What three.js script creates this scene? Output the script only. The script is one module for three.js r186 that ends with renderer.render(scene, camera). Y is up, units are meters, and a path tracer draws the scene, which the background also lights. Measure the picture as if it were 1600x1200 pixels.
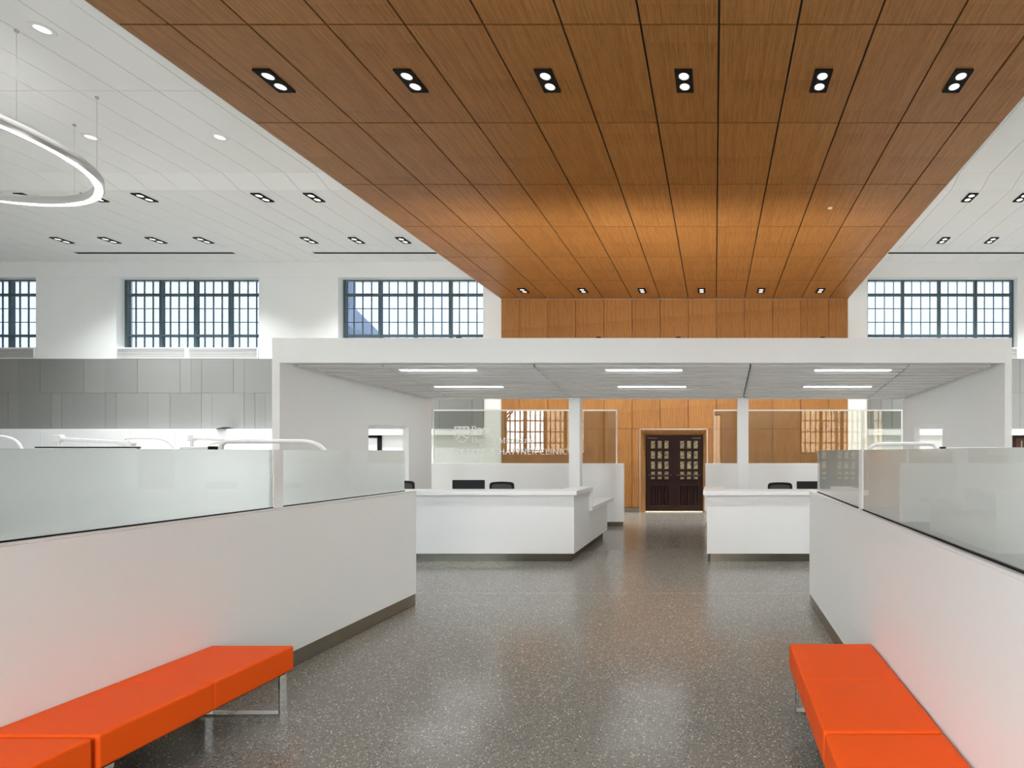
import * as THREE from 'three';
import { RoundedBoxGeometry } from 'three/addons/geometries/RoundedBoxGeometry.js';
import { mergeGeometries } from 'three/addons/utils/BufferGeometryUtils.js';
import { RectAreaLightUniformsLib } from 'three/addons/lights/RectAreaLightUniformsLib.js';
import { FontLoader } from 'three/addons/loaders/FontLoader.js';
import { TextGeometry } from 'three/addons/geometries/TextGeometry.js';

// ---------------------------------------------------------------- camera, sky, exposure
RectAreaLightUniformsLib.init();
const scene = new THREE.Scene();
const F = 820, CX = 1117, CY = 706, EYE = 1.65;              // focal length and vanishing point, in photo pixels
const camera = new THREE.PerspectiveCamera(2 * Math.atan(600 / F) * 180 / Math.PI, 4 / 3, 0.05, 300);
camera.position.set(0, EYE, 0);
camera.lookAt(0, EYE, -10);
camera.setViewOffset(1600, 1200, 800 - CX, 600 - CY, 1600, 1200);   // shifted lens
scene.background = new THREE.Color().setRGB(0.87, 0.96, 1.03);       // bright even sky
scene.backgroundIntensity = 16;
const renderer = new THREE.WebGLRenderer({ antialias: true });
renderer.toneMapping = THREE.LinearToneMapping;
renderer.toneMappingExposure = 1.18;
renderer.shadowMap.enabled = true;

const POWER = { spot: 18, spotNear: 40, spotFar: 58, spotWhite: 58, strip: 21, ring: 0.4, round: 10, flood: 12 };

// ---------------------------------------------------------------- helpers
let seed = 12345;
const rnd = () => { seed = (seed * 1664525 + 1013904223) >>> 0; return seed / 4294967296; };
const rr = (a, b) => a + (b - a) * rnd();
const px = (x, d) => (x - CX) * d / F;                       // photo column at a depth -> metres
const py = (y, d) => EYE + (CY - y) * d / F;                 // photo row at a depth -> metres
const taken = {};
function numbered(name) { const n = taken[name] = (taken[name] ?? -1) + 1; return n ? `${name}_${String(n).padStart(3, '0')}` : name; }
function userData(o, label, category, group, kind) {
  if (label) o.userData.label = label;
  if (category) o.userData.category = category;
  if (group) o.userData.group = group;
  if (kind) o.userData.kind = kind;
  return o;
}
function mesh(name, geometry, material, parent) {
  const m = new THREE.Mesh(geometry, material);
  m.name = parent ? name : numbered(name);
  m.castShadow = m.receiveShadow = true;
  (parent ?? scene).add(m);
  return m;
}
function thing(name, label, category, at = [0, 0, 0], turn = 0, group, kind) {
  const g = new THREE.Group();
  g.name = numbered(name);
  g.position.set(...at); g.rotation.y = turn;
  scene.add(g);
  return userData(g, label, category, group, kind);
}
const structure = (name, label, category, at) => thing(name, label, category, at, 0, undefined, 'structure');
// axis-aligned box from limits; depth d is measured away from the camera (z = -d)
function box(x0, x1, y0, y1, d0, d1) {
  const g = new THREE.BoxGeometry(Math.abs(x1 - x0), Math.abs(y1 - y0), Math.abs(d1 - d0));
  g.translate((x0 + x1) / 2, (y0 + y1) / 2, -(d0 + d1) / 2);
  return metreUV(g);
}
function rbox(x0, x1, y0, y1, d0, d1, r = 0.004, seg = 2) {
  const g = new RoundedBoxGeometry(Math.abs(x1 - x0), Math.abs(y1 - y0), Math.abs(d1 - d0), seg, r);
  g.translate((x0 + x1) / 2, (y0 + y1) / 2, -(d0 + d1) / 2);
  return g;
}
function metreUV(g, scale = 1, du = 0, dv = 0) {             // uv in metres by the face's main direction
  const p = g.attributes.position, n = g.attributes.normal, uv = new Float32Array(p.count * 2);
  for (let i = 0; i < p.count; i++) {
    const ax = Math.abs(n.getX(i)), ay = Math.abs(n.getY(i)), az = Math.abs(n.getZ(i));
    let u, v;
    if (ay >= ax && ay >= az) { u = p.getX(i); v = p.getZ(i); } else if (ax >= az) { u = p.getZ(i); v = p.getY(i); } else { u = p.getX(i); v = p.getY(i); }
    uv[i * 2] = u * scale + du; uv[i * 2 + 1] = v * scale + dv;
  }
  g.setAttribute('uv', new THREE.BufferAttribute(uv, 2));
  return g;
}
const merge = (list) => mergeGeometries(list.map((g) => { const h = g.index ? g.toNonIndexed() : g; for (const k of Object.keys(h.attributes)) if (!['position', 'normal', 'uv'].includes(k)) h.deleteAttribute(k); return h; }));
function prism(points, y0, y1) {                             // plan polygon of [x, d] raised from y0 to y1
  const s = new THREE.Shape(points.map(([x, d]) => new THREE.Vector2(x, d)));
  const g = new THREE.ExtrudeGeometry(s, { depth: y1 - y0, bevelEnabled: false });
  g.rotateX(-Math.PI / 2); g.translate(0, y0, 0);
  return metreUV(g);
}
const curveTube = (pts, r, seg = 48, radial = 12) => new THREE.TubeGeometry(new THREE.CatmullRomCurve3(pts.map((p) => new THREE.Vector3(...p)), false, 'centripetal'), seg, r, radial, false);
function arcPath(points, radii) {                            // straight runs with rounded corners
  const path = new THREE.CurvePath();
  const v = points.map((p) => new THREE.Vector3(...p));
  let from = v[0];
  for (let i = 1; i < v.length - 1; i++) {
    const a = v[i].clone().add(v[i - 1].clone().sub(v[i]).setLength(radii[i - 1])), b = v[i].clone().add(v[i + 1].clone().sub(v[i]).setLength(radii[i - 1]));
    path.add(new THREE.LineCurve3(from, a)); path.add(new THREE.QuadraticBezierCurve3(a, v[i], b)); from = b;
  }
  path.add(new THREE.LineCurve3(from, v[v.length - 1]));
  return path;
}

// ---------------------------------------------------------------- textures and materials
function canvasTexture(w, h, draw, srgb = true) {
  const c = document.createElement('canvas'); c.width = w; c.height = h;
  draw(c.getContext('2d'), w, h);
  const t = new THREE.CanvasTexture(c);
  t.wrapS = t.wrapT = THREE.RepeatWrapping;
  if (srgb) t.colorSpace = THREE.SRGBColorSpace;
  return t;
}
// oak veneer: fine straight streaks along v; one tile is 1.6 m
const grain = canvasTexture(1024, 1024, (c, w, h) => {
  c.fillStyle = '#e6e0da'; c.fillRect(0, 0, w, h);
  for (let i = 0; i < 26; i++) { c.fillStyle = `rgba(${rnd() < 0.5 ? '150,110,80' : '255,250,240'},${rr(0.03, 0.09)})`; c.fillRect(rr(0, w), 0, rr(12, 70), h); }
  for (let i = 0; i < 9000; i++) {
    const x = rr(0, w), y = rr(-200, h), l = rr(30, 260), t = rr(0.7, 2.2);
    c.fillStyle = rnd() < 0.6 ? `rgba(112,78,54,${rr(0.05, 0.28)})` : `rgba(255,246,232,${rr(0.05, 0.26)})`;
    c.fillRect(x, y, t, l); if (y + l > h) c.fillRect(x, y - h, t, l);
  }
});
grain.repeat.set(1 / 1.6, 1 / 1.6);
// terrazzo: chips of pale, dark and tan stone in grey cement; one tile is 2.4 m
const terrazzo = canvasTexture(2048, 2048, (c, w, h) => {
  c.fillStyle = '#7b7770'; c.fillRect(0, 0, w, h);
  const tones = ['#c2bdb3', '#d3cfc5', '#a29d93', '#3b3834', '#262422', '#f2efe6', '#8c867b', '#b5a893', '#4b4742', '#625e58'];
  for (let i = 0; i < 52000; i++) {
    const x = rr(0, w), y = rr(0, h), r = 1.3 + 3.1 * rnd() ** 1.7, a = rr(0, Math.PI), e = rr(0.55, 1);
    c.fillStyle = tones[Math.floor(rnd() * tones.length)];
    for (const [ox, oy] of [[0, 0], [x < 8 ? w : x > w - 8 ? -w : 0, y < 8 ? h : y > h - 8 ? -h : 0]]) {
      c.beginPath();
      for (let k = 0; k < 6; k++) { const t = a + k * Math.PI / 3, q = r * (0.8 + 0.4 * ((i * 7 + k * 5) % 6) / 6); c.lineTo(x + ox + Math.cos(t) * q, y + oy + Math.sin(t) * q * e); }
      c.fill();
      if (!ox && !oy && !(x < 8 || x > w - 8 || y < 8 || y > h - 8)) break;
    }
  }
  for (let i = 0; i < 800; i++) { c.fillStyle = '#efece6'; c.beginPath(); c.arc(rr(0, w), rr(0, h), rr(1, 2.3), 0, 7); c.fill(); }
});
terrazzo.repeat.set(1 / 2.4, 1 / 2.4);
const paneFigure = canvasTexture(128, 256, (c, w, h) => {    // mottled amber cathedral glass
  c.fillStyle = '#b3a678'; c.fillRect(0, 0, w, h);
  for (let i = 0; i < 420; i++) { c.strokeStyle = rnd() < 0.55 ? `rgba(74,62,40,${rr(0.3, 0.8)})` : `rgba(222,214,172,${rr(0.3, 0.8)})`; c.lineWidth = rr(1.5, 4); c.beginPath(); const x = rr(0, w), y = rr(0, h); c.moveTo(x, y); c.quadraticCurveTo(x + rr(-16, 16), y + rr(-16, 16), x + rr(-22, 22), y + rr(-22, 22)); c.stroke(); }
});
const leather = canvasTexture(256, 256, (c, w, h) => {
  c.fillStyle = '#808080'; c.fillRect(0, 0, w, h);
  for (let i = 0; i < 5000; i++) { const g = Math.floor(rr(80, 180)); c.fillStyle = `rgba(${g},${g},${g},.5)`; c.beginPath(); c.arc(rr(0, w), rr(0, h), rr(0.8, 2.4), 0, 7); c.fill(); }
}, false);
leather.repeat.set(8, 8);
const brickwork = canvasTexture(512, 512, (c, w, h) => {      // far brick facade, seen only mirrored in the reception glass
  c.fillStyle = '#cbbcab'; c.fillRect(0, 0, w, h);
  for (let r = 0; r < 32; r++) for (let k = -1; k < 12; k++) { c.fillStyle = `rgb(${Math.floor(rr(190, 225))},${Math.floor(rr(140, 168))},${Math.floor(rr(108, 130))})`; c.fillRect(k * 46 + (r % 2) * 23 + 2, r * 16 + 2, 42, 12); }
});
brickwork.repeat.set(1 / 2.6, 1 / 2.6);

const rgb = (r, g, b) => new THREE.Color().setRGB(r, g, b);
const std = (name, color, roughness = 0.6, more = {}) => new THREE.MeshPhysicalMaterial({ name, color, roughness, ...more });
const M = {
  paint: std('white paint', rgb(0.87, 0.87, 0.86), 0.75),
  ceilingPaint: std('white ceiling', rgb(0.88, 0.88, 0.87), 0.85),
  solidSurface: std('white solid surface', rgb(0.84, 0.84, 0.84), 0.28),
  desk: std('white laminate', rgb(0.80, 0.80, 0.80), 0.4),
  greyPanels: [0.225, 0.235, 0.245].map((v, i) => std('grey wall panel ' + i, rgb(v, v * 0.985, v * 0.945), 0.7)),
  joint: std('dark joint', rgb(0.03, 0.028, 0.026), 0.9),
  greyJoint: std('grey joint', rgb(0.16, 0.16, 0.155), 0.9),
  wood: [[0.55, 0.266, 0.080], [0.53, 0.254, 0.075], [0.57, 0.278, 0.085]].map(([r, g, b], i) => std('oak veneer ' + i, rgb(r, g, b), 0.42, { map: grain, specularIntensity: 0.55 })),
  base: std('bronzed steel', rgb(0.30, 0.27, 0.215), 0.24, { metalness: 0.85 }),
  bronze: std('dark bronze', rgb(0.09, 0.065, 0.05), 0.4, { metalness: 0.8 }),
  toe: std('dark steel', rgb(0.15, 0.14, 0.115), 0.25, { metalness: 0.85 }),
  chrome: std('chrome', rgb(0.86, 0.86, 0.86), 0.07, { metalness: 1 }),
  steel: std('steel', rgb(0.6, 0.6, 0.6), 0.3, { metalness: 1 }),
  orange: std('orange leather', rgb(0.88, 0.100, 0.006), 0.5, { specularIntensity: 0.3, bumpMap: leather, bumpScale: 0.0004 }),
  black: std('black metal', rgb(0.008, 0.008, 0.008), 0.7, { specularIntensity: 0.4 }),
  blackPlastic: std('black plastic', rgb(0.009, 0.009, 0.0095), 0.5, { specularIntensity: 0.5 }),
  meshFabric: std('dark mesh fabric', rgb(0.085, 0.085, 0.085), 0.9),
  floor: std('terrazzo', rgb(0.94, 0.94, 0.94), 0.18, { map: terrazzo, ior: 1.45 }),
  strip: std('zinc strip', rgb(0.34, 0.32, 0.29), 0.45),
  windowFrame: std('teal grey window frame', rgb(0.06, 0.10, 0.11), 0.5),
  tinted: std('solar control glass', rgb(0.250, 0.258, 0.276), 0.02, { transmission: 1, ior: 1.5 }),
  clear: std('clear glass', rgb(0.97, 0.98, 0.97), 0.02, { transmission: 1, ior: 1.5 }),
  screenGlass: std('reception glass', rgb(0.80, 0.82, 0.79), 0.01, { transmission: 1, ior: 1.52 }),
  frosted: std('frosted glass', rgb(0.97, 0.985, 0.985), 0.26, { transmission: 1, thickness: 0.012, ior: 1.45, clearcoat: 1, clearcoatRoughness: 0.02, attenuationColor: rgb(0.80, 0.92, 0.89), attenuationDistance: 0.06 }),
  glassEdge: std('polished glass edge', rgb(0.86, 0.9, 0.87), 0.3),
  lettering: std('white etched lettering', rgb(0.86, 0.87, 0.85), 0.6),
  door: std('dark stained oak', rgb(0.026, 0.010, 0.009), 0.5, { specularIntensity: 0.35 }),
  darkOak: std('brown oak', rgb(0.10, 0.045, 0.022), 0.5, { map: grain }),
  casing: std('oak casing', rgb(0.56, 0.31, 0.12), 0.4, { map: grain }),
  pane: std('amber glass', rgb(0.95, 0.95, 0.95), 0.3, { map: paneFigure }),
  threshold: std('pale stone', rgb(0.84, 0.76, 0.58), 0.5),
  ringBody: std('grey enamel', rgb(0.42, 0.42, 0.415), 0.4),
  tube: std('white enamel', rgb(0.80, 0.80, 0.79), 0.3),
  glow: std('lamp lens', rgb(0.9, 0.9, 0.9), 0.4, { emissive: rgb(1, 0.98, 0.95), emissiveIntensity: 1.3 }),
  stripGlow: std('strip lamp lens', rgb(0.9, 0.9, 0.9), 0.4, { emissive: rgb(1, 0.99, 0.97), emissiveIntensity: 3.0 }),
  ringGlow: std('ring lamp lens', rgb(0.9, 0.9, 0.9), 0.4, { emissive: rgb(1, 1, 0.99), emissiveIntensity: 2.4 }),
  pavement: std('pavement', rgb(0.5, 0.49, 0.47), 0.9),
  slate: std('blue slate', rgb(0.30, 0.36, 0.46), 0.8),
  brick: std('pale brick', rgb(0.95, 0.95, 0.95), 0.9, { map: brickwork }),
  bark: std('bark', rgb(0.10, 0.085, 0.07), 0.95),
};

// ---------------------------------------------------------------- the room
const XL = -24, XR = 13, REAR = -2.2, BACK = 14.33, CLOUD = 5.818, HIGH = 6.995, LOW = 6.847;
const MID = -1.1;                                            // the aisle's axis
{
  const f = structure('floor', 'polished grey speckled terrazzo floor of the lobby', 'floor');
  mesh('slab', box(XL, XR, -0.2, 0, REAR - 0.4, BACK + 0.4), M.floor, f);
  for (const d of [6.12, 12.2]) mesh('divider_strip', box(XL, XR, 0, 0.0005, d, d + 0.004), M.strip, f);
}
// end wall: window openings, a recess for the wooden doors
const WINDOWS = [[-22.43, -18.54], [-16.34, -12.45], [-10.29, -6.33], [4.17, 8.27]];
const SILL = 4.49, HEAD = 6.41;
{
  const w = structure('wall_back', 'white end wall with high gridded windows behind the reception canopy', 'wall');
  const d0 = BACK, d1 = BACK + 0.4, parts = [box(XL, -2.04, 0, SILL, d0, d1), box(-0.21, XR, 0, SILL, d0, d1), box(-2.04, -0.21, 2.27, SILL, d0, d1), box(-2.04, -0.21, 0, 2.27, d1 - 0.1, d1),
    box(XL, XR, HEAD, 7.4, d0, d1)];
  let x = XL;
  for (const [a, b] of [...WINDOWS, [XR, XR]]) { parts.push(box(x, a, SILL, HEAD, d0, d1)); x = b; }
  mesh('plaster', merge(parts), M.paint, w);
  mesh('header_band', box(XL, XR, HEAD, LOW - 0.003, BACK - 0.014, BACK), M.paint, w);
}
for (const [name, x0, x1, side] of [['wall_left', XL - 0.3, XL, 'beyond the dental bays'], ['wall_right', XR, XR + 0.3, 'closing the other wing of the hall']])
  userData(mesh(name, box(x0, x1, 0, 7.4, REAR - 0.4, BACK + 0.4), M.paint), `plain white side wall ${side}`, 'wall', undefined, 'structure');
const REARW = [[-22.43, -18.54], [-10.29, -6.33], [4.17, 8.27]];
{
  const w = structure('wall_rear', 'white entrance wall with tall gridded windows', 'wall');
  const d0 = REAR - 0.4, d1 = REAR, parts = [box(XL, XR, 6.41, 7.4, d0, d1), box(XL, -2.53, 0, 1.55, d0, d1), box(0.33, XR, 0, 1.55, d0, d1), box(-2.53, 0.33, 3.5, 6.41, d0, d1)];
  const open = [...REARW.slice(0, 2), [-2.53, 0.33], REARW[2]];
  let x = XL;
  for (const [a, b] of [...open, [XR, XR]]) { parts.push(box(x, a, 1.55, 6.41, d0, d1)); x = b; }
  mesh('plaster', merge(parts), M.paint, w);
}
// ---------------------------------------------------------------- ceilings
{
  const c = structure('ceiling', 'white panelled ceiling over both wings with thin joints', 'ceiling');
  mesh('deck', merge([box(XL, XR, 7.1, 7.4, REAR - 0.4, 10.3), box(XL, XR, 7.05, 7.4, 10.3, BACK + 0.4)]), M.greyJoint, c);
  mesh('plain_panel', merge([box(XL, -5.0, HIGH, 7.1, REAR, 3.21), box(2.8, XR, HIGH, 7.1, REAR, 3.21)]), M.ceilingPaint, c);
  const P = 0.597, G = 0.0045, cols = [];
  for (let x = -7.65 + 4 * P; x > XL; x -= P) cols.push([Math.max(x - P, XL), x]);
  for (let x = 4.69 - 3 * P; x < XR; x += P) cols.push([x, Math.min(x + P, XR)]);
  const made = new Map();
  const panel = (x0, x1, d0, d1, y) => {
    const key = `${(x1 - x0).toFixed(3)} ${d0} ${d1}`;
    if (!made.has(key)) made.set(key, box(-(x1 - x0) / 2 + G, (x1 - x0) / 2 - G, 0, 0.04, d0 + G, d1 - G));
    mesh('ceiling_panel', made.get(key), M.ceilingPaint, c).position.set((x0 + x1) / 2, y, 0);
  };
  const step = new THREE.BufferGeometry();
  for (const [x0, x1] of cols) {
    for (const [d0, d1] of [[3.21, 5.49], [5.49, 7.77], [7.77, 10.05]]) panel(x0, x1, d0, d1, HIGH);
    for (const [d0, d1] of [[10.42, 13.19], [13.19, BACK]]) panel(x0, x1, d0, d1, LOW);
    const key = 'step ' + (x1 - x0).toFixed(3);
    if (!made.has(key)) {
      const s = new THREE.Shape([[-10.05, HIGH], [-10.42, LOW], [-10.42, LOW + 0.05], [-10.05, HIGH + 0.05]].map(([z, y]) => new THREE.Vector2(z, y)));
      const g = new THREE.ExtrudeGeometry(s, { depth: x1 - x0 - 2 * G, bevelEnabled: false });
      g.rotateY(-Math.PI / 2); g.translate((x1 - x0) / 2 - G, 0, 0);
      made.set(key, metreUV(g));
    }
    mesh('sloped_panel', made.get(key), M.ceilingPaint, c).position.set((x0 + x1) / 2, 0, 0);
  }
}
const WX = [-5.825, 3.627], W0 = 0.04, WP = 0.766;           // wood bay: edges, joint origin and module
const woodCols = [];
{ let a = WX[0]; for (let k = -7; W0 + k * WP < WX[1]; k++) { woodCols.push([a, W0 + k * WP]); a = W0 + k * WP; } woodCols.push([a, WX[1]]); }
const CLOUDROWS = []; for (let k = 0; k < 11; k++) CLOUDROWS.push([BACK - 0.03 - (k + 1) * 1.53, BACK - 0.03 - k * 1.53]);
{
  const c = structure('ceiling_wood', 'dropped oak panel ceiling with dark open joints over the aisle', 'ceiling');
  mesh('backing', box(WX[0] + 0.01, WX[1] - 0.01, CLOUD + 0.03, CLOUD + 0.08, REAR, BACK), M.joint, c);
  mesh('edge_fascia', merge([box(WX[0] - 0.012, WX[0] + 0.001, CLOUD + 0.004, CLOUD + 1.2, REAR, BACK), box(WX[1] - 0.001, WX[1] + 0.012, CLOUD + 0.004, CLOUD + 1.2, REAR, BACK)]), M.ceilingPaint, c);
  const made = new Map();
  woodCols.forEach(([x0, x1], i) => CLOUDROWS.forEach(([d0, d1], j) => {
    d0 = Math.max(d0, REAR);
    const v = (i * 5 + j * 3) % 4, key = `${(x1 - x0).toFixed(3)} ${(d1 - d0).toFixed(3)} ${v}`;
    if (!made.has(key)) { const w = (x1 - x0) / 2 - 0.011, l = (d1 - d0) / 2 - 0.009, g = new THREE.BoxGeometry(2 * w, 0.03, 2 * l); made.set(key, metreUV(g, 1, v * 0.37, v * 0.53)); }
    mesh('oak_panel', made.get(key), M.wood[(i * 7 + j * 11 + ((i * j) % 3)) % 3], c).position.set((x0 + x1) / 2, CLOUD + 0.015, -(d0 + d1) / 2);
  }));
}
// ---------------------------------------------------------------- oak wall behind the reception
const OAK = BACK - 0.03;
{
  const w = structure('wall_oak', 'oak panelled wall rising behind the reception around the dark doors', 'wall');
  const rows = [[0.135, 2.278], [2.278, 4.05], [4.05, CLOUD - 0.005]];
  mesh('base_plate', merge([box(WX[0], -2.06, 0, 0.125, OAK - 0.004, BACK), box(-0.19, WX[1], 0, 0.125, OAK - 0.004, BACK)]), M.base, w);
  mesh('backing', merge([box(WX[0], -2.06, 0.125, CLOUD, BACK - 0.008, BACK - 0.001), box(-0.19, WX[1], 0.125, CLOUD, BACK - 0.008, BACK - 0.001), box(-2.06, -0.19, 2.278, CLOUD, BACK - 0.008, BACK - 0.001)]), M.joint, w);
  const put = (x0, x1, y0, y1, v) => { const g = box(x0 + 0.006, x1 - 0.006, y0 + 0.005, y1 - 0.005, OAK, BACK - 0.008); mesh('oak_panel', metreUV(g, 1, v * 0.41, v * 0.77), M.wood[v % 3], w); };
  woodCols.forEach(([x0, x1], i) => rows.forEach(([y0, y1], j) => {
    if (j || x1 <= -2.06 || x0 >= -0.19) put(x0, x1, y0, y1, i * 2 + j * 3);
    else { if (x0 < -2.06) put(x0, -2.06, y0, y1, i); if (x1 > -0.19) put(-0.19, x1, y0, y1, i); }
  }));
}
// ---------------------------------------------------------------- wooden double doors in a splayed casing
{
  const D = BACK + 0.16, x0 = -1.9, x1 = -0.335, top = 2.10;
  const t = structure('door_1', 'dark brown panelled double doors with amber panes in oak casing', 'door');
  const splay = (a, b) => { const g = new THREE.BufferGeometry(); g.setAttribute('position', new THREE.BufferAttribute(new Float32Array(a), 3)); g.setIndex(b); g.computeVertexNormals(); return metreUV(g.toNonIndexed()); };
  // each casing side is a wedge from the outer edge at the wall to the door leaf
  const side = (xo, xi) => prism(xo < xi ? [[xo, OAK - 0.012], [xo + 0.025, OAK - 0.012], [xi, D], [xo, D]] : [[xo, OAK - 0.012], [xo, D], [xi, D], [xo - 0.025, OAK - 0.012]], 0, 2.262);
  mesh('casing', side(-2.038, x0), M.casing, t);
  mesh('casing', side(-0.212, x1), M.casing, t);
  const hs = new THREE.Shape([[-OAK + 0.012, 2.262], [-OAK + 0.012, 2.237], [-D, top + 0.004], [-D, 2.262]].map(([z, y]) => new THREE.Vector2(z, y)));
  const hg = new THREE.ExtrudeGeometry(hs, { depth: 1.826, bevelEnabled: false }); hg.rotateY(-Math.PI / 2); hg.translate(-0.212, 0, 0);
  mesh('casing_head', metreUV(hg), M.casing, t);
  mesh('metal_edge', merge([box(-2.052, -2.038, 0, 2.275, OAK - 0.016, BACK), box(-0.212, -0.198, 0, 2.275, OAK - 0.016, BACK), box(-2.052, -0.198, 2.262, 2.276, OAK - 0.016, BACK)]), M.steel, t);
  mesh('threshold', box(-1.9, -0.335, 0, 0.02, BACK - 0.05, D + 0.05), M.threshold, t);
  const wL = (x1 - x0) / 2 - 0.004;
  const paneCols = [[0.13, 0.252], [0.315, 0.437], [0.502, 0.626]], paneRows = [[1.735, 1.956], [1.454, 1.67], [1.174, 1.388], [1.018, 1.108], [0.888, 0.969]];
  for (const s of [0, 1]) {
    const leaf = new THREE.Group(); leaf.name = 'door_leaf'; t.add(leaf);
    leaf.position.set(s ? (x0 + x1) / 2 + 0.003 : x0 + 0.002, 0.022, -D);
    const shape = new THREE.Shape([[0, 0], [wL, 0], [wL, 2.07], [0, 2.07]].map((p) => new THREE.Vector2(...p)));
    const hole = (a, b, c, d) => shape.holes.push(new THREE.Path([[a, c], [a, d], [b, d], [b, c]].map((p) => new THREE.Vector2(...p))));
    const cols = s ? paneCols.map(([a, b]) => [wL - b, wL - a]) : paneCols;
    for (const [a, b] of cols) for (const [c, d] of paneRows) hole(a, b, c - 0.02, d - 0.02);
    const low = [[0.13, 0.275], [0.305, 0.45], [0.48, 0.626]].map(([a, b]) => s ? [wL - b, wL - a] : [a, b]);
    for (const [a, b] of low) hole(a, b, 0.14, 0.70);
    const g = new THREE.ExtrudeGeometry(shape, { depth: 0.03, bevelEnabled: true, bevelThickness: 0.006, bevelSize: 0.006, bevelSegments: 1 }); g.translate(0, 0, 0);
    mesh('leaf_frame', g, M.door, leaf);
    mesh('leaf_core', box(0.05, wL - 0.05, 0.05, 0.8, 0.012, 0.03), M.door, leaf);
    for (const [a, b] of cols) for (const [c, d] of paneRows) mesh('pane', box(a - 0.004, b + 0.004, c - 0.024, d - 0.016, -0.004, 0.004), M.pane, leaf);
    for (const [a, b] of low) {                                // carved folds above a sloped foot
      mesh('carved_field', merge([rbox(a + 0.03, b - 0.03, 0.2, 0.69, -0.014, 0.012, 0.012), rbox(a + 0.012, b - 0.012, 0.15, 0.22, -0.01, 0.012, 0.01)]), M.door, leaf);
    }
    mesh('push_bar', rbox(0.06, wL - 0.06, 0.975, 0.992, -0.075, -0.055, 0.006), M.bronze, leaf);
    for (const x of [0.08, wL - 0.08]) mesh('bar_bracket', box(x - 0.012, x + 0.012, 0.97, 1.0, -0.06, -0.03), M.bronze, leaf);
    mesh('door_closer', rbox(s ? wL - 0.3 : 0.05, s ? wL - 0.05 : 0.3, 1.985, 2.03, -0.09, -0.036, 0.006), M.bronze, leaf);
    if (!s) mesh('meeting_strip', box(wL - 0.02, wL + 0.02, 0.02, 2.06, -0.05, -0.036), M.door, leaf);
  }
}
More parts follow.
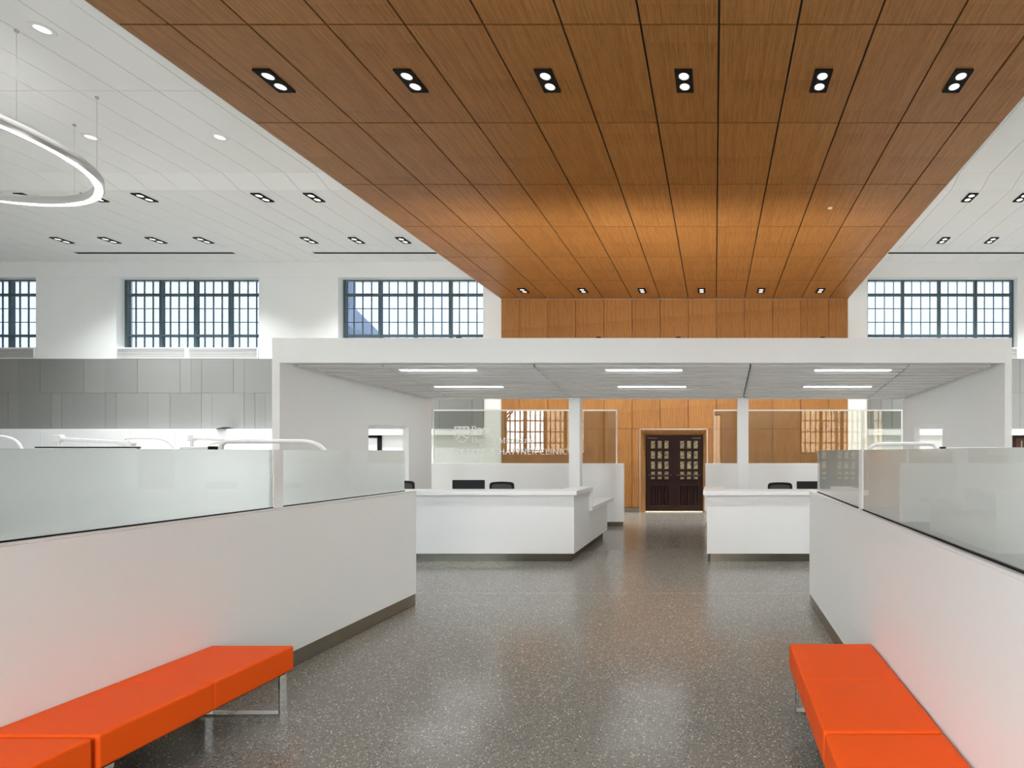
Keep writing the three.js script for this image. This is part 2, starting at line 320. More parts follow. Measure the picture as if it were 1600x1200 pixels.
// ---------------------------------------------------------------- gridded windows
{
  const D = BACK + 0.2;                                       // frame plane
  const paneGeo = {};
  WINDOWS.forEach(([x0, x1], n) => {
    const names = ['beside the far side wall', 'over the grey panels between two white piers', 'just above the canopy, a gabled roof showing beyond its corner', 'above the other end of the canopy'];
    const w = structure('window_' + (n + 1), `teal-framed gridded window ${names[n]}`, 'window');
    const W = x1 - x0, pitch = (W - 0.06) / 4, H0 = SILL, rowH = (HEAD - 0.03 - SILL) / 5;
    mesh('frame', merge([box(x0, x0 + 0.07, H0, HEAD, D, D + 0.1), box(x1 - 0.07, x1, H0, HEAD, D, D + 0.1), box(x0 + 0.07, x1 - 0.07, HEAD - 0.035, HEAD, D, D + 0.1), box(x0 + 0.07, x1 - 0.07, H0, H0 + 0.03, D, D + 0.1)]), M.windowFrame, w);
    for (let k = 1; k < 4; k++) mesh('mullion', box(x0 + 0.03 + k * pitch - 0.035, x0 + 0.03 + k * pitch + 0.035, H0 + 0.03, HEAD - 0.035, D, D + 0.1), M.windowFrame, w);
    for (const k of [1, 4]) mesh('transom', box(x0 + 0.07, x1 - 0.07, H0 + k * rowH - 0.03, H0 + k * rowH + 0.03, D - 0.01, D + 0.09), M.windowFrame, w);
    for (const k of [2, 3]) mesh('muntin', box(x0 + 0.07, x1 - 0.07, H0 + k * rowH - 0.009, H0 + k * rowH + 0.009, D + 0.025, D + 0.055), M.windowFrame, w);
    for (let b = 0; b < 4; b++) for (let k = 1; k < 4; k++) { const x = x0 + 0.03 + b * pitch + k * pitch / 4; mesh('muntin', box(x - 0.009, x + 0.009, H0 + 0.03, HEAD - 0.035, D + 0.025, D + 0.055), M.windowFrame, w); }
    const pw = pitch / 4 - 0.02, key = pw.toFixed(3);
    paneGeo[key] ??= box(-pw / 2, pw / 2, -(rowH - 0.02) / 2, (rowH - 0.02) / 2, -0.003, 0.003);
    for (let b = 0; b < 16; b++) for (let r = 0; r < 5; r++) mesh('pane', paneGeo[key], M.tinted, w).position.set(x0 + 0.03 + (b + 0.5) * pitch / 4, H0 + (r + 0.5) * rowH, -(D + 0.05));
    mesh('sill', rbox(x0 + 0.002, x1 - 0.002, SILL, SILL + 0.012, BACK + 0.002, D - 0.002, 0.004), M.paint, w);
  });
  REARW.concat([[-2.53, 0.33]]).forEach(([x0, x1], n) => {
    const y0 = n === 3 ? 0.0 : 1.55, y1 = n === 3 ? 3.5 : 6.41, d = REAR - 0.25;
    const label = n === 3 ? 'glazed entrance screen in the middle of the entrance wall' : `tall clear gridded window in the entrance wall, ${['beside the far side wall', 'between that and the entrance screen', 'past the entrance screen'][n]}`;
    const w = structure(n === 3 ? 'door_2' : 'window_' + (n + 5), label, n === 3 ? 'door' : 'window');
    const bars = [box(x0, x0 + 0.08, y0, y1, d, d + 0.1), box(x1 - 0.08, x1, y0, y1, d, d + 0.1), box(x0, x1, y1 - 0.08, y1, d, d + 0.1), box(x0, x1, y0, y0 + 0.08, d, d + 0.1)];
    for (let k = 1; k < 4; k++) bars.push(box(x0 + (x1 - x0) * k / 4 - 0.08, x0 + (x1 - x0) * k / 4 + 0.08, y0, y1, d, d + 0.09));
    mesh('frame', merge(bars), M.windowFrame, w);
    for (let k = 1; k < 16; k++) if (k % 4 && n < 3) mesh('muntin', box(x0 + (x1 - x0) * k / 16 - 0.025, x0 + (x1 - x0) * k / 16 + 0.025, y0 + 0.08, y1 - 0.08, d + 0.02, d + 0.07), M.windowFrame, w);
    for (let k = 1; k < 9; k++) if (n < 3) mesh('muntin', box(x0 + 0.08, x1 - 0.08, y0 + (y1 - y0) * k / 9 - 0.03, y0 + (y1 - y0) * k / 9 + 0.03, d + 0.02, d + 0.07), M.windowFrame, w);
    for (let k = 0; k < 4; k++) mesh('pane', box(x0 + (x1 - x0) * k / 4 + 0.05, x0 + (x1 - x0) * (k + 1) / 4 - 0.05, y0 + 0.08, y1 - 0.08, d + 0.042, d + 0.048), M.clear, w);
  });
}
// louvred grilles under the windows
{
  const places = ['by the far side wall', 'over the grey panels', 'behind the canopy under the gabled-roof window', 'behind the far end of the canopy'];
  WINDOWS.forEach(([x0, x1], n) => {
    const mid = (x0 + x1) / 2;
    for (const [a, b, which] of [[x0, mid - 0.02, 'one half'], [mid + 0.02, x1, 'other half']]) {
      const t = thing('air_grille', `white slatted air grille ${places[n]}, ${which} of the pair`, 'grille', [a, 4.2, -(BACK - 0.001)], 0, 'air grilles under the windows');
      const w = b - a;
      mesh('frame', merge([box(0, 0.035, 0, 0.29, -0.03, 0), box(w - 0.035, w, 0, 0.29, -0.03, 0), box(0.035, w - 0.035, 0.26, 0.29, -0.03, 0), box(0.035, w - 0.035, 0, 0.02, -0.03, 0)]), M.paint, t);
      mesh('backing', box(0.035, w - 0.035, 0.02, 0.26, -0.002, 0), M.greyJoint, t);
      for (let k = 0; k < 6; k++) { const g = new THREE.BoxGeometry(w - 0.07, 0.005, 0.026); g.rotateX(0.7); mesh('slat', g, M.paint, t).position.set(w / 2, 0.045 + k * 0.038, 0.016); }
    }
  });
}
// grey acoustic panels on the end wall
{
  const U = 0.2965, y0 = 2.28, y1 = 3.252, y2 = 4.19;
  const joints = (list) => list.map((x) => px(x, OAK));
  const fill = (known, from, to) => {                          // known joints in view, then widths of one to four modules beyond them
    const s = [...known].sort((a, b) => a - b), out = [...s];
    for (let x = s[0]; x > from + U;) { x -= U * (1 + Math.floor(rnd() * 4)); out.unshift(Math.max(x, from)); }
    for (let x = s[s.length - 1]; x < to - U;) { x += U * (1 + Math.floor(rnd() * 4)); out.push(Math.min(x, to)); }
    if (out[0] > from + 0.02) out.unshift(from);
    if (out[out.length - 1] < to - 0.02) out.push(to);
    return out.filter((v, i) => !i || v - out[i - 1] > 0.05);
  };
  const make = (label, upper, lower, from, to) => {
    const t = structure('trim_panels', label, 'wall panels');
    mesh('backing', box(from, to, y0, y2, BACK - 0.006, BACK - 0.001), M.greyJoint, t);
    for (const [list, a, b] of [[upper, y1, y2], [lower, y0, y1]]) {
      const xs = fill(list, from, to);
      for (let i = 0; i + 1 < xs.length; i++) mesh('panel', box(xs[i] + 0.004, xs[i + 1] - 0.004, a + 0.003, b - 0.003, OAK + (i * 7 % 3) * 0.002, BACK - 0.006), M.greyPanels[Math.floor(rnd() * 3)], t);
    }
  };
  make('grey wall panels of mixed widths in two rows under the windows', joints([62.7, 130.6, 164.5, 214.5, 281.4, 298.4, 315, 364.4, 381.5]), joints([12.4, 29.7, 80.3, 96, 114, 164.5, 181.5, 231, 265.4, 314.4, 331.4, 381.5, 398, 414.7]), XL, -6.31);
  make('grey wall panels on the other wing past the oak wall', joints([1411, 1594]), joints([1394, 1594]), 4.17, XR);
  for (const [x0, x1, where] of [[-10.9, -6.31, 'left of the oak wall']])
    userData(mesh('trim_1', rbox(x0, x1, 2.10, 2.225, BACK - 0.1, BACK - 0.001, 0.006), M.paint), 'white ledge under the grey panels between oak wall and black-framed door', 'ledge', undefined, 'structure');
  userData(mesh('trim_2', rbox(4.17, XR, 2.10, 2.225, BACK - 0.1, BACK - 0.001, 0.006), M.paint), 'white ledge under the grey panels on the far side of the oak wall', 'ledge', undefined, 'structure');
}
// black-framed door at the end wall, seen through the doorway of the canopy's side wall
{
  const t = structure('door_3', 'black-framed white glazed door seen through the side doorway', 'door');
  mesh('frame', merge([box(-10.2, -10.12, 0, 2.09, BACK - 0.05, BACK - 0.001), box(-9.19, -9.09, 0, 2.09, BACK - 0.05, BACK - 0.001), box(-10.2, -9.09, 2.03, 2.095, BACK - 0.05, BACK - 0.001)]), M.black, t);
  mesh('leaf', box(-10.12, -9.19, 0.01, 2.03, BACK - 0.02, BACK - 0.001), M.solidSurface, t);
  mesh('handle', rbox(-9.32, -9.3, 0.95, 1.15, BACK - 0.08, BACK - 0.05, 0.006), M.steel, t);
}
{
  const t = structure('door_4', 'dark brown wooden door in the end wall past the opposite side wall', 'door');
  mesh('frame', merge([box(8.12, 8.2, 0, 2.09, BACK - 0.05, BACK - 0.001), box(9.12, 9.2, 0, 2.09, BACK - 0.05, BACK - 0.001), box(8.2, 9.12, 2.03, 2.09, BACK - 0.05, BACK - 0.001)]), M.door, t);
  mesh('leaf', box(8.2, 9.12, 0.01, 2.03, BACK - 0.03, BACK - 0.001), M.darkOak, t);
  mesh('handle', rbox(8.32, 8.35, 0.95, 1.95, BACK - 0.08, BACK - 0.05, 0.006), M.steel, t);
}
// ---------------------------------------------------------------- ceiling slots, lamps
{
  const slot = (x0, x1, label) => {
    const t = thing('linear_diffuser', label, 'air slot', [0, LOW - 0.001, -13.7], 0, 'black linear air slots');
    mesh('slot', box(x0, x1, -0.006, 0.0, -0.055, 0.055), M.black, t);
    mesh('rim', merge([box(x0 - 0.02, x1 + 0.02, -0.008, 0, -0.075, -0.055), box(x0 - 0.02, x1 + 0.02, -0.008, 0, 0.055, 0.075)]), M.ceilingPaint, t);
  };
  slot(px(118, 13.7), px(365, 13.7), 'long black air slot in the white ceiling over the grilles with two halves');
  slot(px(490, 13.7), -6.35, 'long black air slot in the white ceiling running up to the oak ceiling edge');
  slot(4.15, 8.3, 'long black air slot in the white ceiling of the opposite wing');
}
const plateGeo = (() => {
  const s = new THREE.Shape([[-0.097, -0.177], [0.097, -0.177], [0.097, 0.177], [-0.097, 0.177]].map((p) => new THREE.Vector2(...p)));
  for (const v of [-0.083, 0.083]) { const h = new THREE.Path(); h.absarc(0, v, 0.062, 0, Math.PI * 2, true); s.holes.push(h); }
  const g = new THREE.ExtrudeGeometry(s, { depth: 0.022, bevelEnabled: false, curveSegments: 28 });
  g.rotateX(Math.PI / 2); return g;                            // hangs below y = 0
})();
const lensGeo = new THREE.CylinderGeometry(0.053, 0.053, 0.006, 28), bezelGeo = (() => { const g = new THREE.LatheGeometry([[0.053, -0.019], [0.062, -0.019], [0.062, 0], [0.053, 0], [0.053, -0.019]].map((p) => new THREE.Vector2(...p)), 28); return g; })();
function twinDownlight(x, y, d, label, group, power, cone) {
  const t = thing('twin_downlight', label, 'downlight', [x, y, -d], 0, group);
  mesh('trim_plate', plateGeo, M.black, t);
  for (const v of [-0.083, 0.083]) {
    mesh('lamp_lens', lensGeo, M.glow, t).position.set(0, -0.008, v);
    mesh('bezel', bezelGeo, M.tube, t).position.set(0, 0, v);
  }
  const l = new THREE.SpotLight(rgb(0.95, 1, 1), power, 0, cone, 1, 2);
  l.position.set(x, y - 0.03, -d); l.target.position.set(x, 0, -d);
  l.castShadow = true; l.shadow.radius = 4;
  scene.add(l, l.target);
}
for (const r of [10, 5, 0]) for (let k = 0; k < 6; k++) {
  const x = W0 + (k * 2 - 6.5) * WP, d = (CLOUDROWS[10 - r ][0] + CLOUDROWS[10 - r][1]) / 2;
  const where = { 10: 'near the oak wall', 5: 'over the middle of the aisle', 0: 'by the entrance wall' }[r];
  twinDownlight(x, CLOUD, d, `black twin downlight in the oak ceiling, row ${where}`, `twin downlights in the oak ceiling ${where}`, r === 10 ? POWER.spotFar : r ? POWER.spot : POWER.spotNear, r === 10 ? 0.66 : 0.84);
}
for (const [y, list] of [[308, [45, 148, 226, 410, 491, 1515, 1597, 1780, 1862]], [375, [97, 171, 244, 318, 483, 557, 630, 1474, 1549, 1717, 1790]]]) {
  const d = (LOW - EYE) * F / (CY - y);
  for (const x of list) twinDownlight(px(x, d), LOW, d, `black twin downlight in the white ceiling ${y === 308 ? 'past the sloped step' : 'beside the air slot'}, ${x > 1000 ? 'wing without' : 'wing with'} the ring pendant`, `twin downlights in the white ceiling${y === 308 ? ' past the step' : ' beside the slots'}`, POWER.spotWhite * (x > 1000 ? 1.5 : 1), 0.9);
}
for (const [x, y] of [[66, 45], [142, 214], [343, 214], [1896, 45], [1692, 214], [1892, 214]]) {
  const d = (HIGH - EYE) * F / (CY - y), X = px(x, d);
  if (X > XR - 1) continue;
  const t = thing('round_downlight', 'round white recessed downlight in the higher white ceiling', 'downlight', [X, HIGH, -d], 0, 'round downlights in the higher ceiling');
  mesh('trim_ring', new THREE.LatheGeometry([[0.075, 0], [0.075, -0.012], [0.115, -0.006], [0.122, 0]].map((p) => new THREE.Vector2(...p)), 32), M.tube, t);
  mesh('lamp_lens', new THREE.CylinderGeometry(0.075, 0.075, 0.004, 32), M.glow, t).position.y = -0.004;
  const l = new THREE.SpotLight(rgb(1, 0.97, 0.92), POWER.round, 0, 0.95, 0.7, 2);
  l.position.set(X, HIGH - 0.03, -d); l.target.position.set(X, 0, -d); l.castShadow = true; l.shadow.radius = 3; scene.add(l, l.target);
}
// sprinkler in the oak ceiling
{
  const t = thing('sprinkler_head', 'small pale sprinkler head in the oak ceiling', 'sprinkler', [px(1297, 8.97), CLOUD, -8.97]);
  mesh('cover_plate', new THREE.LatheGeometry([[0, -0.012], [0.03, -0.012], [0.042, -0.004], [0.042, 0]].map((p) => new THREE.Vector2(...p)), 20), M.threshold, t);
}
// ring pendant
{
  const R = 1.95, y = EYE + 4.04, cx = -10.8, cd = 6.65;
  const t = thing('ring_pendant', 'large white ring pendant lamp hung on thin cables over the dental bays', 'pendant lamp', [cx, y, -cd]);
  const ringOf = (a, b, c, d) => new THREE.LatheGeometry([[a, c], [b, c], [b, d], [a, d], [a, c]].map((p) => new THREE.Vector2(...p)), 128);
  mesh('ring_body', ringOf(R - 0.05, R + 0.05, 0, 0.125), M.ringBody, t);
  mesh('lamp_diffuser', ringOf(R - 0.036, R + 0.036, -0.004, 0), M.ringGlow, t);
  for (let k = 0; k < 9; k++) {
    const a = k * Math.PI * 2 / 9, x = Math.cos(a) * R, z = -Math.sin(a) * R, len = HIGH - y - 0.125;
    const c = mesh('cable', new THREE.CylinderGeometry(0.0022, 0.0022, len, 6), M.steel, t); c.position.set(x, 0.125 + len / 2, z);
    mesh('ceiling_cup', new THREE.CylinderGeometry(0.02, 0.02, 0.03, 12), M.steel, t).position.set(x, HIGH - y - 0.015, z);
  }
  for (let k = 0; k < 18; k++) {
    const a = k * Math.PI / 9, l = new THREE.PointLight(rgb(1, 0.99, 0.96), POWER.ring, 0, 2);
    l.position.set(cx + Math.cos(a) * R, y - 0.09, -cd - Math.sin(a) * R); l.castShadow = true; l.shadow.radius = 3; scene.add(l);
  }
}
// ---------------------------------------------------------------- reception canopy and its side walls
const C0 = 8.1, C1 = 10.45, soffit = (d) => EYE + 1.363 - 0.1296 * (d - C0);
const leftX = (d) => -6.717 + 0.394 * (d - C0), rightX = (d) => 4.475 - 0.2978 * (d - C0);
const FASCIA = py(528, C0);
{
  const c = structure('canopy', 'white reception canopy with deep fascia and sloping slatted soffit', 'canopy');
  mesh('fascia', rbox(leftX(C0) + 0.001, rightX(C0) - 0.001, py(567, C0), FASCIA, C0, C0 + 0.12, 0.004), M.paint, c);
  // roof plate following the slope above the slats
  const roof = new THREE.BufferGeometry();
  const plan = [[leftX(C0 + 0.12), C0 + 0.12], [rightX(C0 + 0.12), C0 + 0.12], [rightX(C1), C1], [leftX(C1), C1]], v = [];
  for (const up of [0.13, 0.20]) for (const [x, d] of plan) v.push(x, soffit(d) + up, -d);
  roof.setAttribute('position', new THREE.BufferAttribute(new Float32Array(v), 3));
  roof.setIndex([0, 2, 1, 0, 3, 2, 4, 5, 6, 4, 6, 7, 0, 1, 5, 0, 5, 4, 1, 2, 6, 1, 6, 5, 2, 3, 7, 2, 7, 6, 3, 0, 4, 3, 4, 7]);
  const rg = roof.toNonIndexed(); rg.computeVertexNormals();
  mesh('roof_plate', rg, M.desk, c);
  mesh('back_edge', box(leftX(C1), rightX(C1), soffit(C1) - 0.005, soffit(C1) + 0.2, C1, C1 + 0.03), M.paint, c);
  const cuts = [-5.23, -2.845, 0.563, 3.05], tilt = -Math.atan(0.1296), N = 12, pitch = (C1 - C0 - 0.14) / N;
  for (let k = 0; k < N; k++) {
    const d = C0 + 0.13 + (k + 0.5) * pitch, xs = [leftX(d) + 0.05, ...cuts, rightX(d) - 0.05];
    for (let i = 0; i + 1 < xs.length; i++) {
      if (xs[i + 1] - xs[i] < 0.1) continue;
      const w = xs[i + 1] - xs[i] - 0.03, g = new THREE.BoxGeometry(w, 0.07, pitch * 0.64);
      const s = mesh('slat', g, M.paint, c); s.position.set((xs[i] + xs[i + 1]) / 2, soffit(d) + 0.036, -d); s.rotation.x = -tilt * -1;
    }
  }
  for (const x of [...cuts, -6.0, 3.7]) {                       // carriers above the slats
    const len = C1 - C0 - 0.2, g = new THREE.BoxGeometry(0.03, 0.03, len), m = mesh('carrier', g, M.greyJoint, c);
    m.position.set(x, soffit(C0 + 0.15 + len / 2) + 0.09, -(C0 + 0.15 + len / 2)); m.rotation.x = tilt;
  }
  // linear lamps set in the slats
  for (const [y, row] of [[578, 'near the fascia'], [604, 'near the columns']]) {
    const q = (CY - y) / F, d = (1.363 + 0.1296 * C0) / (q + 0.1296);
    [-4.45, -1.14, 2.22].forEach((x, i) => {
      const label = `white linear lamp in the slatted soffit ${row}, ${['over the lettered glass side', 'over the aisle', 'over the plain glass side'][i]}`;
      const t = thing('linear_lamp', label, 'linear lamp', [x, soffit(d) - 0.004, -d], 0, 'linear lamps under the canopy');
      t.rotation.x = tilt;
      mesh('housing', box(-0.62, 0.62, 0.0, 0.07, -0.045, 0.045), M.paint, t);
      mesh('lamp_lens', rbox(-0.612, 0.612, -0.008, 0.0, -0.036, 0.036, 0.003), M.stripGlow, t);
      const l = new THREE.RectAreaLight(rgb(0.94, 1, 1.01), POWER.strip, 1.22, 0.07);
      l.position.set(x, soffit(d) - 0.018, -d); l.lookAt(x, 0, -d - 0.3); scene.add(l);
    });
  }
}
for (const [fx, out, opening, name, label] of [[leftX, -0.119, [9.40, 10.14], 'wall_side_left', 'white splayed side wall of the reception with a doorway, on the ring pendant side'], [rightX, 0.11, [9.42, 10.17], 'wall_side_right', 'white splayed side wall of the reception with a doorway, on the opposite side']]) {
  const end = out < 0 ? 10.61 : 10.5, seg = (a, b, y0, y1) => prism(out < 0 ? [[fx(a), a], [fx(b), b], [fx(b) + out, b], [fx(a) + out, a]] : [[fx(a), a], [fx(a) + out, a], [fx(b) + out, b], [fx(b), b]], y0, y1);
  userData(mesh(name, merge([seg(C0, opening[0], 0, FASCIA), seg(opening[1], end, 0, FASCIA), seg(opening[0], opening[1], 2.138, FASCIA)]), M.paint), label, 'wall', undefined, 'structure');
}
// small floodlights standing on the canopy, their heads just showing over the fascia
[717, 935.5, 1060, 1285].forEach((x, i) => {
  const d = 8.75, X = px(x, d), y = soffit(d) + 0.2, top = py(526.5, d), where = ['under the window with the gabled roof', 'above the aisle lamp', 'over the dark doors', 'near the end of the oak wall'][i];
  const t = thing('floodlight', `small black floodlight on the canopy top ${where}`, 'floodlight', [X, y, -d], 0, 'floodlights on the canopy');
  mesh('foot', rbox(-0.05, 0.05, 0, 0.012, -0.05, 0.05, 0.003), M.black, t);
  mesh('stem', new THREE.CylinderGeometry(0.012, 0.012, top - y - 0.07, 10).translate(0, (top - y - 0.07) / 2, 0), M.black, t);
  mesh('head', new THREE.LatheGeometry([[0, 0], [0.026, 0], [0.038, 0.03], [0.042, 0.07], [0.036, 0.07], [0.033, 0.055], [0, 0.05]].map((p) => new THREE.Vector2(...p)), 24), M.black, t).position.y = top - y - 0.075;
  mesh('lamp_lens', new THREE.CylinderGeometry(0.033, 0.033, 0.004, 24), M.glow, t).position.y = top - y - 0.012;
  const l = new THREE.SpotLight(rgb(1, 0.96, 0.90), POWER.flood, 0, 1.35, 1, 2);
  l.position.set(X, top + 0.012, -d); l.target.position.set(X, top + 2, -d - 3.8); l.castShadow = true; l.shadow.radius = 2.5;
  scene.add(l, l.target);
});
// the two columns carrying the canopy
for (const [x0, x1, label] of [[px(891, 10.4), px(908, 10.4), 'square white column rising from the desk with the low side counter'], [px(1152, 10.4), px(1169, 10.4), 'square white column rising behind the desk without a low counter']])
  userData(mesh('column', rbox(x0, x1, 0, soffit(10.38) - 0.002, 10.3, 10.51, 0.006), M.paint), label, 'column', undefined, 'structure');

// ---------------------------------------------------------------- half walls with glass behind the desks
const font = await new FontLoader().loadAsync('fonts/droid/droid_sans_regular.typeface.json');
const serif = await new FontLoader().loadAsync('fonts/droid/droid_serif_regular.typeface.json');
const HW = 11.6;
for (const [x0, x1, g0, g1, s] of [[px(670, HW), px(974, HW), px(675, HW), px(963, HW), 0], [px(1102, HW), px(1414, HW), px(1115, HW), px(1411, HW), 1]]) {
  const t = structure('wall_half', s ? 'white half wall behind the desk without a low counter' : 'white half wall behind the desk with the low side counter', 'half wall');
  mesh('body', rbox(x0, x1, 0.1, py(724, HW), HW, HW + 0.13, 0.004), M.paint, t);
  mesh('plinth', box(x0 + 0.02, x1 - 0.02, 0, 0.1, HW + 0.02, HW + 0.11), M.base, t);
  const top = py(640.5, HW), bottom = py(724, HW);
  const glass = thing('glass_screen', s ? 'clear glass screen with white edges, no lettering, on the half wall' : 'clear glass screen with white clinic lettering and crest on the half wall', 'glass screen', [0, 0, 0]);
  mesh('glass_sheet', box(g0 + 0.012, g1 - 0.012, bottom, top - 0.02, HW + 0.06, HW + 0.068), M.screenGlass, glass);
  mesh('glass_edge', merge([box(g0 + 0.012, g1 - 0.012, top - 0.02, top + 0.012, HW + 0.055, HW + 0.073), box(g0, g0 + 0.012, bottom, top + 0.012, HW + 0.055, HW + 0.073), box(g1 - 0.02, g1 + 0.008, bottom, top + 0.012, HW + 0.055, HW + 0.073)]), s ? M.glassEdge : M.glassEdge, glass);
  if (!s) {
    const write = (text, f, size, xa, xb, y) => {
      const g = new TextGeometry(text, { font: f, size, depth: 0.003, curveSegments: 4 });
      g.computeBoundingBox(); const w = g.boundingBox.max.x - g.boundingBox.min.x;
      g.scale((px(xb, HW) - px(xa, HW)) / w, 1, 1); g.translate(px(xa, HW), py(y, HW), -(HW + 0.0595));
      mesh('lettering', g, M.lettering, glass);
    };
    write('Penn', serif, 0.165, 734, 769, 677);
    write('Dental Medicine', serif, 0.115, 735, 831, 692);
    write('ROBERT SCHATTNER CLINIC', font, 0.125, 706.5, 884, 710);
    // crest: shield with a barred head, a chevron and three discs
    const cx = px(719.5, HW), w = 0.165, yt = py(666, HW), yb = py(692, HW), flat = (shape) => { const g = new THREE.ExtrudeGeometry(shape, { depth: 0.003, bevelEnabled: false, curveSegments: 10 }); g.translate(cx, 0, -(HW + 0.0595)); return g; };
    const shield = new THREE.Shape(); shield.moveTo(-w, yt); shield.lineTo(w, yt); shield.lineTo(w, yb + 0.2); shield.quadraticCurveTo(w, yb + 0.07, 0, yb); shield.quadraticCurveTo(-w, yb + 0.07, -w, yb + 0.2); shield.closePath();
    const inner = new THREE.Path(); const e = 0.012; inner.moveTo(-w + e, yt - 0.095); inner.lineTo(-w + e, yb + 0.2); inner.quadraticCurveTo(-w + e, yb + 0.08, 0, yb + e * 1.3); inner.quadraticCurveTo(w - e, yb + 0.08, w - e, yb + 0.2); inner.lineTo(w - e, yt - 0.095); inner.closePath();
    shield.holes.push(inner);
    for (const s2 of [-1, 0, 1]) { const b = new THREE.Path(); const c0 = s2 * 0.1; b.moveTo(c0 - 0.035, yt - 0.07); b.lineTo(c0 + 0.035, yt - 0.07); b.lineTo(c0 + 0.035, yt - 0.03); b.lineTo(c0 - 0.035, yt - 0.03); b.closePath(); shield.holes.push(b); }
    const ch = new THREE.Shape([[0, yt - 0.16], [0.12, yt - 0.25], [0.12, yt - 0.285], [0, yt - 0.195], [-0.12, yt - 0.285], [-0.12, yt - 0.25]].map((p) => new THREE.Vector2(...p)));
    const disc = (x, y) => { const d = new THREE.Shape(); d.absarc(x, y, 0.018, 0, 7); return d; };
    mesh('crest', merge([flat(shield), flat(ch), flat(disc(0, yt - 0.135)), flat(disc(-0.05, yt - 0.29)), flat(disc(0.05, yt - 0.29))]), M.lettering, glass);
  }
}
// ---------------------------------------------------------------- reception desks
const DF = 7.85;
{
  const X = px(897, DF), xe = -5.35;
  const t = thing('reception_desk', 'white reception desk with a lower side counter towards the aisle', 'reception desk');
  mesh('front_panel', rbox(xe, X, 0.125, 1.005, DF, DF + 0.1, 0.004), M.desk, t);
  mesh('side_panel', merge([rbox(X - 0.1, X, 0.125, 1.005, DF + 0.1, 8.8, 0.004), rbox(X - 0.1, X, 0.125, 0.662, 8.8, 10.27, 0.004)]), M.desk, t);
  mesh('toe_kick', merge([box(xe, X - 0.07, 0, 0.125, DF + 0.07, DF + 0.099), box(X - 0.1, X - 0.07, 0, 0.125, DF + 0.09, 10.2)]), M.toe, t);
  mesh('counter_top', prism([[xe, DF - 0.07], [X + 0.055, DF - 0.07], [X + 0.055, 8.82], [X - 0.28, 8.82], [X - 0.28, DF + 0.36], [xe, DF + 0.36]], 1.006, 1.07), M.solidSurface, t);
  mesh('step_panel', rbox(X - 0.28, X + 0.055, 0.66, 1.006, 8.78, 8.82, 0.003), M.solidSurface, t);
  mesh('low_counter', rbox(X - 0.5, X + 0.055, 0.664, 0.728, 8.82, 10.62, 0.004), M.solidSurface, t);
  mesh('worktop', rbox(xe, X - 0.3, 0.70, 0.73, DF + 0.1, 8.95, 0.004), M.desk, t);
  mesh('leg_panel', rbox(xe, xe + 0.04, 0, 0.70, DF + 0.1, 8.9, 0.004), M.desk, t);
}
{
  const X = px(1104.5, DF), xe = 3.2;
  const t = thing('reception_desk', 'white reception desk whose end is flush with the doors, no low counter', 'reception desk');
  mesh('front_panel', rbox(X, xe, 0.125, 1.005, DF, DF + 0.1, 0.004), M.desk, t);
  mesh('side_panel', rbox(X, X + 0.1, 0.125, 1.005, DF + 0.1, 8.8, 0.004), M.desk, t);
  mesh('low_side_panel', rbox(X, X + 0.1, 0.125, 0.662, 8.8, 10.27, 0.004), M.desk, t);
  mesh('toe_kick', merge([box(X + 0.05, xe, 0, 0.125, DF + 0.06, DF + 0.09), box(X + 0.05, X + 0.08, 0, 0.125, DF + 0.09, 10.2)]), M.toe, t);
  mesh('counter_top', prism([[X - 0.055, DF - 0.07], [xe, DF - 0.07], [xe, DF + 0.36], [X + 0.28, DF + 0.36], [X + 0.28, 8.82], [X - 0.055, 8.82]], 1.006, 1.07), M.solidSurface, t);
  mesh('step_panel', rbox(X - 0.055, X + 0.28, 0.66, 1.006, 8.78, 8.82, 0.003), M.solidSurface, t);
  mesh('low_counter', rbox(X - 0.055, X + 0.5, 0.664, 0.728, 8.82, 10.62, 0.004), M.solidSurface, t);
  mesh('worktop', rbox(X + 0.3, xe, 0.70, 0.73, DF + 0.1, 8.95, 0.004), M.desk, t);
  mesh('leg_panel', rbox(xe - 0.04, xe, 0, 0.70, DF + 0.1, 8.9, 0.004), M.desk, t);
}
function monitor(x0, x1, top, d, label) {
  const w = x1 - x0, t = thing('monitor', label, 'monitor', [(x0 + x1) / 2, 0.731, -d], 0, 'monitors behind the desks');
  mesh('screen_body', rbox(-w / 2, w / 2, top - 0.731 - 0.34, top - 0.731, -0.012, 0.022, 0.008), M.blackPlastic, t);
  mesh('stand_neck', rbox(-0.04, 0.04, 0.012, top - 0.731 - 0.15, -0.04, -0.012, 0.006), M.blackPlastic, t);
  mesh('stand_foot', rbox(-0.12, 0.12, 0, 0.012, -0.12, 0.1, 0.004), M.blackPlastic, t);
}
monitor(px(707, 8.6), px(757, 8.6), py(750, 8.6), 8.6, 'black monitor seen from behind over the desk with the low side counter');
monitor(px(1245, 8.6), px(1294, 8.6), py(752, 8.6), 8.6, 'black monitor seen from behind over the desk flush with the doors');
